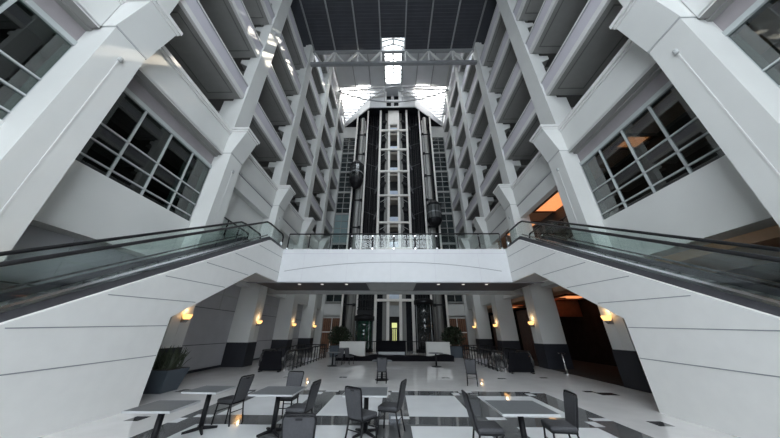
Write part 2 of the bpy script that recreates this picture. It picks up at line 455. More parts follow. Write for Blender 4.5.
# ------------------------------------------------------------------ balconies: one per bay and level
LEVELS = [15.15, 19.35, 23.5, 27.65, 31.8, 36.0]
def bay(i):
    y0 = NEARY if i == 0 else COLY[i-1] + 0.53
    y1 = COLY[i] - 0.56 if i < 5 else ENDY
    return y0, y1
def make_first_parapet(s, L, deep):
    t = thing('balcony', '', 'balcony')
    m = MB(); m.box(s*FX, s*(FX + 0.2), 0, L, 10.76, 12.15); m.box(s*FX, s*9.9, 0, L, 10.70, 10.80); m.build('fascia', M['paint'], t)
    m = MB(); m.box(s*(FX - 0.05), s*(FX + 0.22), 0, L, 12.15, 12.27); m.box(s*(FX - 0.1), s*(FX + 0.25), 0, L, 12.27, 12.46)
    m.build('rail_moulding', M['mold'], t)
    if deep:
        m = MB(); m.box(s*(FX + 0.06), s*(FX + 0.45), 0, L, 9.72, 10.70); m.build('lower_band', M['paint'], t)
        m = MB(); m.box(s*(FX + 0.02), s*(FX + 0.07), 0, L, 10.66, 10.72); m.build('groove', M['joint'], t)
    else:
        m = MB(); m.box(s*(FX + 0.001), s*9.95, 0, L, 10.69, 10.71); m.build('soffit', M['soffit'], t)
    return t
def make_balcony(s, L):
    """origin on the level line (z = underside of fascia)"""
    t = thing('balcony', '', 'balcony')
    m = MB(); m.box(s*FX, s*(FX + 0.16), 0, L, 0, 0.34); m.build('edge_beam', M['mold'], t)
    m = MB(); m.box(s*(FX + 0.03), s*(FX + 0.15), 0, L, 0.34, 1.16); m.build('fascia', M['lav'], t)
    m = MB(); m.box(s*(FX - 0.02), s*(FX + 0.18), 0, L, 1.16, 1.27); m.build('rail_moulding', M['mold'], t)
    m = MB(); m.box(s*(FX - 0.01), s*(FX + 0.005), 0, L, 1.12, 1.16); m.build('rail_groove', M['joint'], t)
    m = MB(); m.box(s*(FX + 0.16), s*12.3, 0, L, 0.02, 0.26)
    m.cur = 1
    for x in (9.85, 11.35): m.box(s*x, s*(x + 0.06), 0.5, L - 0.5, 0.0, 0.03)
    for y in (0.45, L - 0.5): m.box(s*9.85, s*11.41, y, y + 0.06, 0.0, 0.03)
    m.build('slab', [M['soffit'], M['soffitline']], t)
    return t
for s, side in ((-1, 'left'), (1, 'right')):
    protos = {}
    for i in range(6):
        y0, y1 = bay(i); L = round(y1 - y0, 3)
        where = 'nearest the camera' if i == 0 else ('in the bay at the end wall' if i == 5 else 'between %s and %s columns' % (ORD[i-1], ORD[i]))
        t = make_first_parapet(s, L, i >= 2); t.location = (0, y0, 0)
        t['label'] = 'lowest %s parapet, deep and plain with stepped rail, %s' % (side, where); t['group'] = side + ' balconies'
        for k, z in enumerate(LEVELS):
            if i <= 2 and z > 30: continue
            key = L
            if key not in protos: protos[key] = make_balcony(s, L); t = protos[key]
            else: t = dup(protos[key])
            t.location = (0, y0, z)
            t['label'] = '%s balcony with lavender fascia, %s open level up, %s' % (side, ORD[k], where)
            t['group'] = side + ' balconies'

# ------------------------------------------------------------------ mezzanine windows in the second bay
def mezz_window(idx, s, y0, y1):
    pane = M['tintglass'] if s < 0 else M['mirrorglass']
    t = MB()
    zs = [5.85, 6.33, 6.98, 7.6, 8.24, 9.86]
    ysv = [y1]
    while ysv[-1] - 1.23 > y0: ysv.append(ysv[-1] - 1.23)
    ysv.append(y0)
    for z in zs: t.box(s*(WX - 0.05), s*(WX + 0.05), y0, y1, z - 0.025, z + 0.025)
    for yy in ysv: t.box(s*(WX - 0.05), s*(WX + 0.05), yy - 0.03, yy + 0.03, zs[0], zs[-1])
    t.box(s*(WX - 0.08), s*(WX + 0.08), y0, y1, zs[-1] - 0.02, zs[-1] + 0.16)
    o = struct(t, 'window_%d' % idx, M['mull'])
    g = MB(); g.box(s*(WX + 0.0), s*(WX + 0.012), y0, y1, zs[0], zs[-1])
    g.build('pane', pane, o)
    return o
mezz_window(3, -1, 5.3, 10.4); mezz_window(4, 1, 5.3, 10.4); mezz_window(5, -1, NEARY, 4.3); mezz_window(6, 1, NEARY, 4.3)
m = MB()
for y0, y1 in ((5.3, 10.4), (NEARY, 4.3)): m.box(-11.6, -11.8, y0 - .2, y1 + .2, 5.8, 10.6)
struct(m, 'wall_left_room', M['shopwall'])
# a pale curtain stack seen behind the left glazing
m = MB()
for k in range(4): m.tube([(-10.35, 9.45 + k*0.11, 5.9), (-10.35, 9.45 + k*0.11, 9.7)], 0.065, 8)
tag(m.build('curtain', M['teal'], smooth=True), 'pale curtain gathered behind the left mezzanine window', 'curtain')

# ------------------------------------------------------------------ warm cove lights in the right-hand restaurant
def cove(name, label, x0, x1, y0, y1, z):
    t = thing(name, label, 'light', ((x0 + x1)/2, (y0 + y1)/2, z))
    a, b = (x1 - x0)/2, (y1 - y0)/2
    m = MB(); m.box(-a, a, -b, -b + .12, -0.12, 0.0); m.box(-a, a, b - .12, b, -0.12, 0); m.box(-a, -a + .12, -b, b, -0.12, 0); m.box(a - .12, a, -b, b, -0.12, 0)
    m.build('trim', M['wood'], t)
    m = MB(); m.box(-a + .12, a - .12, -b + .12, b - .12, -0.03, -0.01); m.build('diffuser', M['cove'], t)
cove('cove_light', 'orange glowing ceiling cove above the open restaurant between second and third right columns', 10.6, 12.6, 12.6, 16.6, 10.33)
cove('cove_light', 'small orange ceiling cove behind the right mezzanine window', 10.9, 12.2, 8.6, 9.6, 10.33)
cove('cove_light', 'orange mezzanine ceiling cove between third and fourth right columns', 10.5, 12.2, 18.4, 21.6, 10.33)
cove('cove_light', 'orange ceiling cove of the ground floor restaurant between second and third right columns', 11.5, 13.9, 16.9, 19.2, 4.28)
cove('cove_light', 'orange ceiling cove on the ground floor between third and fourth right columns', 10.8, 12.6, 18.6, 20.6, 4.28)
cove('cove_light', 'orange ceiling cove on the ground floor between fourth and fifth right columns', 10.8, 12.6, 24.6, 26.6, 4.28)
m = MB(); m.box(11.5, 13.98, 19.4, 19.5, 3.0, 4.29); struct(m, 'trim_1', M['wood'])
for i, (y0, y1) in enumerate(((20.6, 22.5), (27.0, 28.6))):
    t = thing('wood_door', 'tall brown wooden door beside the %s right column' % ('fourth' if i == 0 else 'fifth'), 'door', (10.6, y0, 0.0), 0, 'brown doors at right')
    L = y1 - y0
    m = MB(); m.box(0, 0.12, 0, L, 0.02, 3.6); m.build('leaf', M['wood'], t)
    for k in range(3):
        m = MB(); m.box(-0.03, 0, 0.25, L - 0.25, 0.3 + k*1.1, 1.2 + k*1.1); m.build('panel', M['copper'] if False else M['wood'], t)
# flower arrangement in the restaurant
t = thing('flower_arrangement', 'dim red flower arrangement in the dark restaurant opening at right', 'plant', (11.6, 10.6, 0.012))
m = MB(); m.lathe([(0.2, 0), (0.28, 0.5), (0.2, 0.9), (0.16, 1.0)], seg=16); m.build('vase', M['blackp'], t)
st = MB(); fl = MB()
for k in range(26):
    a = random.uniform(0, 2*PI); r = random.uniform(0.1, 0.8); h = random.uniform(1.6, 3.2)
    p = (r*math.cos(a), r*math.sin(a), h)
    st.tube([(0, 0, 0.95), (p[0]*.4, p[1]*.4, 0.95 + (h - .95)*.6), p], 0.012, 5)
    fl.lathe([(0.02, -0.06), (0.09, 0), (0.07, 0.06), (0.01, 0.08)], p[0], p[1], p[2], 8)
st.build('stems', M['leaf'], t); fl.build('blossoms', M['red'], t)

# ------------------------------------------------------------------ sconces
def make_sconce():
    t = thing('wall_sconce', '', 'lamp')           # local: sticks out along -x, origin on the wall
    m = MB(); m.box(-0.05, 0, -0.09, 0.09, -0.22, 0.1); m.build('backplate', M['steelg'], t, bevel=0.01)
    m = MB(); m.lathe([(0.03, -0.13), (0.11, -0.09), (0.16, -0.01), (0.18, 0.09), (0.17, 0.10), (0.02, 0.0)], -0.16, 0, 0, 18, caps=False)
    m.build('lamp_shade', M['shade'], t, smooth=True)
    m = MB(); m.lathe([(0.02, -0.22), (0.06, -0.18), (0.115, -0.095), (0.10, -0.09), (0.02, -0.14)], -0.16, 0, 0, 18); m.build('cup', M['steelg'], t, smooth=True)
    return t
sc = None
for s, side in ((-1, 'left'), (1, 'right')):
    for i in range(0, 5):
        if sc is None: t = sc = make_sconce()
        else: t = dup(sc)
        t.location = (s*PX, COLY[i] + 0.06, 2.46); t.rotation_euler = (0, 0, 0 if s > 0 else PI)
        t['label'] = 'lit amber wall sconce on the %s %s column' % (ORD[i], side); t['group'] = 'amber wall sconces'
        l = bpy.data.lights.new('sconce_bulb', 'POINT'); l.energy = 1.8; l.color = (1, 0.66, 0.33); l.shadow_soft_size = 0.06
        lo = bpy.data.objects.new('sconce_bulb', l); COL.objects.link(lo); lo.location = (s*(PX - 0.16), COLY[i] + 0.06, 2.75)

# ------------------------------------------------------------------ roof trusses
def truss():
    t = thing('roof_truss', 'big white tubular box truss spanning the hall below the dark roof edge', 'truss', (0, 17.0, 0))
    zt, zb = 31.45, 29.25
    for y in (0.0,):
        m = MB(); m.bar((-9.3, y, zt), (9.3, y, zt), 0.30); m.build('top_chord', M['steelg'], t)
        m = MB(); m.bar((-9.4, y, zb), (9.4, y, zb), 0.34); m.build('bottom_chord', M['steelg'], t)
    m = MB(); m.bar((-9.3, 1.6, zt + .3), (9.3, 1.6, zt + .3), 0.24); m.build('rear_chord', M['steelw'], t)
    xs = [-8.2, -6.8, -4.1, -1.4, 1.4, 4.1, 6.8, 8.2]
    for x in (-6.8, -4.1, -1.4, 1.4, 4.1, 6.8):
        m = MB(); m.tube([(x, 0, zb), (x, 0, zt)], 0.10, 8); m.build('post', M['steelw'], t)
        m = MB(); m.tube([(x, 0, zb), (x, 1.6, zt + .3)], 0.08, 8); m.build('brace', M['steelw'], t)
    for a, b in ((-9.2, -6.8), (-6.8, -4.1), (-4.1, -1.4), (1.4, 4.1), (4.1, 6.8), (6.8, 9.2)):
        inner = b if a < 0 else a; outer = a if a < 0 else b
        mid = (a + b) / 2
        m = MB(); m.tube([(inner, 0, zt), (mid, 0, zb)], 0.13, 8); m.build('diagonal', M['steelw'], t)
        m = MB(); m.tube([(mid, 0, zb), (outer, 0, zt)], 0.11, 8); m.build('diagonal', M['steelw'], t)
        m = MB(); m.tube([(mid, 0, zb), (outer, 1.6, zt + .3)], 0.10, 8); m.build('brace', M['steelw'], t)
truss()
def bow():
    t = thing('bow_truss', 'slender bow-shaped truss at the far end of the grey roof', 'truss', (0, 27.9, 0))
    def zz(x): return 36.6 + 2.75 * (x / 9.4) ** 2
    m = MB(); m.tube([(x*9.4/10, 0, zz(x*9.4/10)) for x in range(-10, 11)], 0.10, 8); m.build('bottom_chord', M['steelg'], t)
    m = MB(); m.tube([(-9.4, 0, 39.4), (0, 0, 40.3), (9.4, 0, 39.4)], 0.09, 8); m.build('top_chord', M['steelg'], t)
    zt = lambda x: 40.3 - 0.9*abs(x)/9.4
    for x in (-6.6, -3.9, -1.5, 1.5, 3.9, 6.6):
        m = MB(); m.tube([(x, 0, zz(x)), (x, 0, zt(x))], 0.06, 6); m.build('post', M['steelg'], t)
    for a, b in ((-6.6, -3.9), (-3.9, -1.5), (3.9, 1.5), (6.6, 3.9)):
        m = MB(); m.tube([(a, 0, zz(a)), (b, 0, zt(b))], 0.05, 6); m.build('diagonal', M['steelg'], t)
bow()

# ------------------------------------------------------------------ far end: wall, windows, bulkhead, elevators
m = MB(); m.box(-14.5, 14.5, ENDY + 0.35, ENDY + 0.6, 0, 41.5); struct(m, 'wall_end', M['blackp'])
m = MB()
for s in (-1, 1): m.box(s*6.5, s*9.4, ENDY + 0.0, ENDY + 0.34, 34.8, 37.6); m.box(s*9.4, s*12.3, ENDY + 0.0, ENDY + 0.34, 0, 40.5)
struct(m, 'wall_end_head', M['paint'])
zbars = [3.72, 5.5, 9.75, 13.9, 18.9, 22.9, 27.0, 31.1, 34.9]
wi = 7
for s, side in ((-1, 'left'), (1, 'right')):
    for k in range(len(zbars) - 1):
        z0, z1 = zbars[k], zbars[k+1]
        x0, x1 = 6.95, 9.35
        t = MB()
        t.box(s*x0, s*x1, ENDY - 0.05, ENDY + 0.2, z0 - 0.16, z0 + 0.16)
        if k == 0: t.box(s*x0, s*x1, ENDY - 0.05, ENDY + 0.2, z0, z1)
        else:
            t.box(s*x0, s*(x0 + 0.12), ENDY, ENDY + 0.1, z0, z1); t.box(s*x1, s*(x1 - 0.12), ENDY, ENDY + 0.1, z0, z1)
            t.box(s*8.2, s*8.28, ENDY, ENDY + 0.1, z0, z1)
            for q in range(1, 4): t.box(s*x0, s*x1, ENDY, ENDY + 0.1, z0 + (z1 - z0)*q/4 - .04, z0 + (z1 - z0)*q/4 + .04)
        o = struct(t, 'window_%d' % wi, M['shaftgrey'] if k else M['paint']); wi += 1
        g = MB(); g.box(s*x0, s*x1, ENDY + 0.1, ENDY + 0.13, z0, z1)
        blind = (s < 0 and k == 3) or (s > 0 and k == 3)
        g.build('pane', M['teal'] if (s < 0 and k == 3) else (M['shaftback'] if False else M['darkpane']), o)
    m = MB()
    for q in range(9): m.box(s*(7.0 + q*0.26), s*(7.0 + q*0.26 + 0.2), ENDY - .02, ENDY + .05, 0.05, 3.56)
    tag(m.build('brown_curtain', M['copper']), 'brown curtained panel at the foot of the far %s corner' % side, 'curtain', 'brown curtained panels')
    m = MB(); m.box(s*6.95, s*9.35, ENDY - 0.06, ENDY - 0.02, 1.85, 1.97); m.box(s*8.1, s*8.2, ENDY - 0.06, ENDY - 0.02, 0.05, 3.56)
    tag(m.build('rail_bars', M['shaftwht']), 'pale crossbars in front of the brown panel in the far %s corner' % side, 'bars')

# white bulkhead (half hexagon in plan) under the roof
bulk = thing('bulkhead', 'white angular bulkhead with a small dark opening above the elevators', 'bulkhead', (0, 0, 0))
plan = [(-9.38, ENDY - .06), (-4.15, 29.6), (-1.25, 29.6), (-1.25, 30.6), (0.95, 30.6), (0.95, 29.6), (3.85, 29.6), (9.38, ENDY - .06)]
m = MB(); m.prism(plan, 'z', 37.45, 41.34); bk = m.build('white_face', M['white'], bulk)
m = MB(); m.prism([(-9.2, ENDY - .08), (-4.1, 29.75), (3.8, 29.75), (9.2, ENDY - .08)], 'z', 37.40, 37.46); m.build('dark_underside', M['blackp'], bulk)
m = MB(); m.box(-1.25, 0.95, 30.5, 30.58, 37.6, 41.33); wnd = m.build('dark_opening', M['blackp'], bulk)
m = MB(); m.box(-0.42, 0.12, 30.30, 30.5, 37.6, 40.6); m.bar((-0.15, 30.4, 41.1), (-0.15, 30.4, 40.2), 0.5); m.build('hoist_box', M['white'], bulk)
m = MB(); m.box(-1.2, -0.3, 29.62, 29.9, 38.9, 39.3); m.box(0.0, 0.9, 29.62, 29.9, 38.9, 39.3); m.box(-1.25, 0.95, 29.62, 29.75, 37.45, 37.7); m.build('sill', M['white'], bulk)
m = MB(); m.box(-1.35, -1.2, 29.5, 29.62, 37.4, 41.3); m.box(0.9, 1.05, 29.5, 29.62, 37.4, 41.3); m.build('jamb', M['steelw'], bulk)

CX = 0.03
SY = 30.4
FL = [5.4, 8.2, 11.9, 15.65, 20.0, 24.3, 28.6, 32.75, 37.0]      # crossbar heights
tower = thing('elevator_tower', 'white framed central elevator tower rising behind the bridge', 'elevator tower', (CX, SY, 0))
for x in (-2.25, 2.25):
    m = MB(); m.box(x - 0.16, x + 0.16, -0.16, 0.16, 0, 37.4); m.build('outer_post', M['shaftwht'], tower)
for x in (-0.76, 0.76):
    m = MB(); m.box(x - 0.17, x + 0.17, -0.05, 0.3, 0, 37.4); m.build('inner_post', M['shaftwht'], tower)
for z in FL[:-1]:
    m = MB(); m.box(-2.33, 2.33, -0.17, 0.12, z - 0.14, z + 0.14); m.build('crossbar', M['shaftwht'], tower)
m = MB(); m.box(-0.95, 0.95, -0.1, 0.3, 34.2, 37.38); m.build('white_panel', M['shaftwht'], tower)
for s in (-1, 1):
    m = MB(); m.box(s*0.93, s*1.42, 0.5, 0.7, 0, 37.4); m.build('pale_panel', M['shaftback'], tower)
    m = MB(); m.box(s*1.42, s*2.12, 0.55, 0.75, 0, 37.4); m.build('dark_strip', M['blackp'], tower)
    for k in range(1, len(FL) - 1):
        z = FL[k]
        m = MB(); m.bar((s*0.9, 0.3, z - 0.2), (s*2.0, 0.3, z - 0.9), 0.07); m.bar((s*0.9, 0.35, z - 0.25), (s*1.5, 0.35, z - 0.95), 0.05); m.build('brace', M['shaftgrey'], tower)
        m = MB(); m.bar((s*1.25, 0.2, z + 2.45), (s*1.9, 0.2, z + 2.0), 0.26, 0.3); m.box(s*1.35, s*1.95, 0.2, 0.4, z + 1.85, z + 2.1); m.build('bracket', M['black'], tower)
# elevator lobbies seen through the tower: floor by floor
lob = None
for k in range(len(FL)):
    z0 = 0.0 if k == 0 else FL[k-1]
    z1 = FL[k]
    if k == len(FL) - 1: z1 = 34.3
    H_ = z1 - z0
    if H_ < 0.8: continue
    t = thing('lift_lobby', '%s lobby opening up the middle of the elevator tower' % (ORD[k] if k < 7 else ('eighth' if k == 7 else 'ninth')), 'lobby', (CX, SY + 0.5, z0), 0, 'lobby openings in the tower')
    m = MB(); m.box(-0.6, 0.6, 1.4, 1.5, 0, H_); m.build('back_wall', M['interior'], t)
    m = MB(); m.box(-0.6, 0.6, 0.02, 1.4, H_ - 0.55, H_ - 0.45); m.box(-0.6, 0.6, 0.02, 0.1, H_ - 0.55, H_); m.build('ceiling_strip', M['lobbyceil'], t)
    if k > 0:
        m = MB(); m.box(-0.59, 0.59, -0.06, -0.02, 0.14, 1.12); m.build('glass_rail', M['lobbyglass'], t)
        m = MB(); m.box(-0.3, 0.3, 0.6, 0.9, 0.2, 1.35); m.build('console', M['black'], t)
    else:
        m = MB(); m.box(-0.6, 0.6, 0.05, 0.12, 3.6, 5.2); m.build('pale_transom', M['beam'], t)
        m = MB(); m.box(-0.3, 0.32, 1.3, 1.38, 2.4, 2.95); m.box(-0.2, -0.12, 1.3, 1.38, 0.9, 2.3); m.box(0.0, 0.06, 1.3, 1.38, 0.8, 2.3); m.box(0.18, 0.26, 1.3, 1.38, 0.9, 2.3); m.build('yellow_lamp', M['lobbylamp'], t)

# dark hoistways either side
for s, side in ((-1, 'left'), (1, 'right')):
    t = thing('hoistway', 'dark hoistway full of black guide rails %s of the central tower' % side, 'hoistway', (CX, SY, 0), 0, 'dark hoistways')
    m = MB(); m.box(s*2.3, s*6.7, 3.2, 3.35, 0, 37.4); m.build('back_panel', M['blackp'], t)
    m = MB(); m.box(s*4.9, s*6.3, 2.8, 2.95, 0, 35.6); m.build('grey_panel', M['shaftback'], t)
    for x, w in ((2.65, .10), (2.95, .16), (3.3, .06), (3.62, .16), (3.95, .10), (4.2, 0.05)):
        m = MB(); m.box(s*(x - w/2), s*(x + w/2), 1.0, 1.16, 0, 37.4); m.build('guide_rail', M['black'], t)
    for x in (2.8, 3.5, 4.05):
        m = MB(); m.box(s*(x - .02), s*(x + .02), 0.9, 0.95, 0, 37.4); m.build('cable', M['black'], t)
    m = MB(); m.box(s*4.34, s*4.56, -0.1, 0.12, 0, 37.4); m.build('front_post', M['shaftwht'], t)
    m = MB(); m.tube([(s*5.42, 0.9, 0), (s*5.42, 0.9, 36.5)], 0.31, 14); m.build('round_column', M['shaftgrey'], t, smooth=True)
    m = MB(); m.tube([(s*4.92, 0.5, 0), (s*4.92, 0.5, 35.5)], 0.12, 10); m.build('pipe', M['shaftgrey'], t, smooth=True)
    m = MB(); m.box(s*6.2, s*6.42, 0.2, 0.42, 0, 36.4); m.build('side_post', M['shaftwht'], t)
    m = MB(); m.box(s*5.85, s*6.0, 0.7, 0.85, 0, 36.4); m.build('dark_rail', M['black'], t)
    m = MB(); m.box(s*5.0, s*5.1, 0.7, 0.8, 0, 36.4); m.build('dark_rail', M['black'], t)
    for z in FL:
        if z > 36.5: continue
        m = MB(); m.box(s*4.45, s*6.35, 0.4, 0.5, z - 0.55, z - 0.38); m.box(s*4.7, s*5.05, 0.2, 0.6, z - .7, z - .35); m.build('tie', M['black'], t)
        m = MB(); m.bar((s*2.4, 0.85, z + 1.4), (s*4.3, 0.85, z + 2.2), 0.05); m.bar((s*2.5, .8, z + 2.1), (s*2.9, .8, z + 0.9), 0.16); m.build('bracket', M['skirt'], t)

# elevator cars: faceted capsules
def elevator_car(label, x, y, z, R, h, roofh, glassm, drop):
    t = thing('elevator_car', label, 'elevator', (x, y, z))
    m = MB(); m.lathe([(R*0.35, -drop), (R*0.8, -drop*0.55), (R*1.02, -0.12), (R*1.05, 0.0), (R*1.05, 0.18)], seg=12); m.build('base', M['black'], t)
    m = MB(); m.lathe([(R, 0.18), (R, h)], seg=12); m.build('glass_wall', glassm, t)
    for k in range(12):
        a = 2*PI*k/12
        m = MB(); m.bar((R*1.01*math.cos(a), R*1.01*math.sin(a), 0.1), (R*1.01*math.cos(a), R*1.01*math.sin(a), h), 0.07); m.build('mullion', M['black'], t)
    m = MB(); m.lathe([(R*1.05, 0), (R*1.08, 0.25), (R*0.9, 0.35), (R*0.5, roofh)], 0, 0, h, 12); m.build('roof', M['black'], t)
    m = MB(); m.lathe([(R*1.03, h*0.45), (R*1.06, h*0.45 + .1), (R*1.03, h*0.45 + .2)], seg=12, caps=False); m.build('handrail', M['steelg'], t)
    return t
M['cabglass'] = material('cab_glass', (0.02, 0.024, 0.024), 0.12, spec=0.8, var=0.3)
M['cabgreen'] = material('green_cab_glass', (0.018, 0.05, 0.035), 0.12, spec=0.8, var=0.3)
M['cabback'] = material('steel_cab', (0.13, 0.14, 0.14), 0.3, 0.3)
elevator_car('dark glass elevator car halfway up on the left', CX - 5.6, SY - 0.75, 22.1, 1.0, 2.5, 1.0, M['cabglass'], 1.2)
elevator_car('dark elevator car halfway up on the right, lower than the left one', CX + 5.55, SY - 0.75, 15.6, 0.95, 2.1, 0.9, M['cabback'], 0.9)
def ground_enclosure(s, label, glassm, zr):
    t = thing('elevator_enclosure', label, 'elevator', (CX + s*3.35, SY - 1.35, 0))
    R = 0.98
    m = MB(); m.lathe([(R*1.08, 0), (R*1.08, 0.3)], seg=20); m.build('base', M['black'], t)
    m = MB(); m.lathe([(R, 0.3), (R, zr)], seg=20); m.build('drum', glassm, t, smooth=True)
    for k in range(14):
        a = 2*PI*k/14
        m = MB(); m.bar((R*1.02*math.cos(a), R*1.02*math.sin(a), 0.3), (R*1.02*math.cos(a), R*1.02*math.sin(a), zr), 0.06); m.build('slat', M['steelg'] if k % 4 == 0 else M['black'], t)
    m = MB(); m.lathe([(R*1.02, 0), (R*1.14, 0.08), (R*1.14, 0.5), (R*0.9, 0.62)], 0, 0, zr, 20); m.build('canopy_ring', M['black'], t, smooth=True)
    return t
encl = ground_enclosure(-1, 'black drum-shaped elevator enclosure with greenish glass at the foot of the left hoistway', M['cabgreen'], 3.0)
ground_enclosure(1, 'tall black slatted elevator enclosure at the foot of the right hoistway', M['cabglass'], 4.7)
# black lattice above the left drum
m = MB()
for k in range(5): m.box(-0.85 + k*0.42, -0.79 + k*0.42, 0.2, 0.3, 3.6, 7.4)
for z in (3.75, 4.4, 5.3, 6.3): m.box(-0.9, 0.9, 0.17, 0.33, z, z + 0.12 + (0.35 if z < 4 else 0))
m.build('lattice', M['black'], encl)

# ------------------------------------------------------------------ footbridge
BY0, BY1 = 14.55, 18.9
BRIDGE_Y = BY0
br = thing('footbridge', 'white panelled footbridge crossing the hall between the two escalators', 'bridge', (0, 0, 0))
m = MB(); m.box(-8.9, 8.9, BY0, BY0 + 0.25, UB, DECK); m.build('front_fascia', M['white'], br)
m = MB(); m.box(-9.75, 9.75, BY0 + 0.25, BY1, UB + 1.4, DECK - 0.02); m.build('deck', M['beam'], br)
m = MB(); m.box(-8.95, 8.95, BY1 - 0.25, BY1, UB, DECK); m.box(-9.7, 9.7, BY1, BY1 + 0.5, UB - 0.06, UB + 0.5); m.build('rear_beam', M['beam'], br)
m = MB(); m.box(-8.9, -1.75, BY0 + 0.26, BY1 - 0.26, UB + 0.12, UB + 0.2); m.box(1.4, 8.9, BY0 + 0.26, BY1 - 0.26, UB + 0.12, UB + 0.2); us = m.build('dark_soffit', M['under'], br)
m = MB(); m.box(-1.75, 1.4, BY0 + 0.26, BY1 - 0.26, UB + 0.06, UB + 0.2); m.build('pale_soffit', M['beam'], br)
m = MB(); m.box(-8.9, 8.9, BY0 + 0.04, BY0 + 0.2, UB - 0.04, UB); m.build('drip_edge', M['joint'], br)
for x in (-6.2, -4.7, -3.1, 2.9, 4.5, 6.0):
    m = MB(); m.lathe([(0.10, 0), (0.10, 0.03)], x, 16.0, UB + 0.095, 12); m.build('downlight', M['lampwhite'], br)
jy = BY0 - 0.004
m = MB()
m.box(-7.0, 7.0, jy, BY0, DECK - 0.30, DECK - 0.27)
for i in range(11): m.box(-6.88 + i*1.376 - 0.008, -6.88 + i*1.376 + 0.008, jy, BY0, DECK - 0.29, DECK)
for i in range(6): m.box(-5.3 + i*2.7 - .3, -5.3 + i*2.7 - .285, jy, BY0, UB, DECK - 0.3)
m.build('panel_joint', M['lav'], br)
m = MB(); m.tube([(x*0.66 - .1, BY0 + 0.006, 5.82 - 0.56*(x/10.0)**2) for x in range(-10, 11)], 0.022, 6); m.build('arched_joint', M['joint'], br)

def guardrail(name, label, a, b, n, gm, h=1.08):
    """local along +x from 0 to L"""
    a = Vector(a); b = Vector(b); d = b - a; L = d.length
    t = thing(name, label, 'railing', a, math.atan2(d.y, d.x))
    m = MB(); m.tube([(0, 0, h), (L, 0, h)], 0.045, 10); m.build('handrail', M['rubber'], t, smooth=True)
    for i in range(n + 1):
        x = L*i/n
        m = MB(); m.box(x - 0.025, x + 0.025, -0.03, 0.03, 0, h - 0.03); p = m.build('post', M['black'], t)
        m = MB(); m.box(x - 0.045, x + 0.045, -0.05, 0.05, 0.0, 0.12); m.box(x - 0.035, x + 0.035, -0.045, 0.045, h - 0.2, h - 0.12); m.build('clamp', M['chrome'], p)
        if i < n:
            m = MB(); m.box(x + 0.05, L*(i+1)/n - 0.05, -0.006, 0.006, 0.08, h - 0.08); m.build('glass_panel', gm, t)
    return t
guardrail('guardrail', 'glass guardrail with dark handrail along the front edge of the footbridge', (-6.85, BY0 + 0.12, DECK), (6.85, BY0 + 0.12, DECK), 10, M['glass'])
guardrail('guardrail', 'glass guardrail along the rear edge of the footbridge', (-8.6, BY1 - 0.12, DECK), (8.6, BY1 - 0.12, DECK), 8, M['railglass'])
for s, side in ((-1, 'left'), (1, 'right')):
    guardrail('guardrail', 'short glass guardrail at the mezzanine edge behind the %s escalator' % side, (s*9.55, 11.45, DECK), (s*9.55, BY0, DECK), 3, M['glass'])

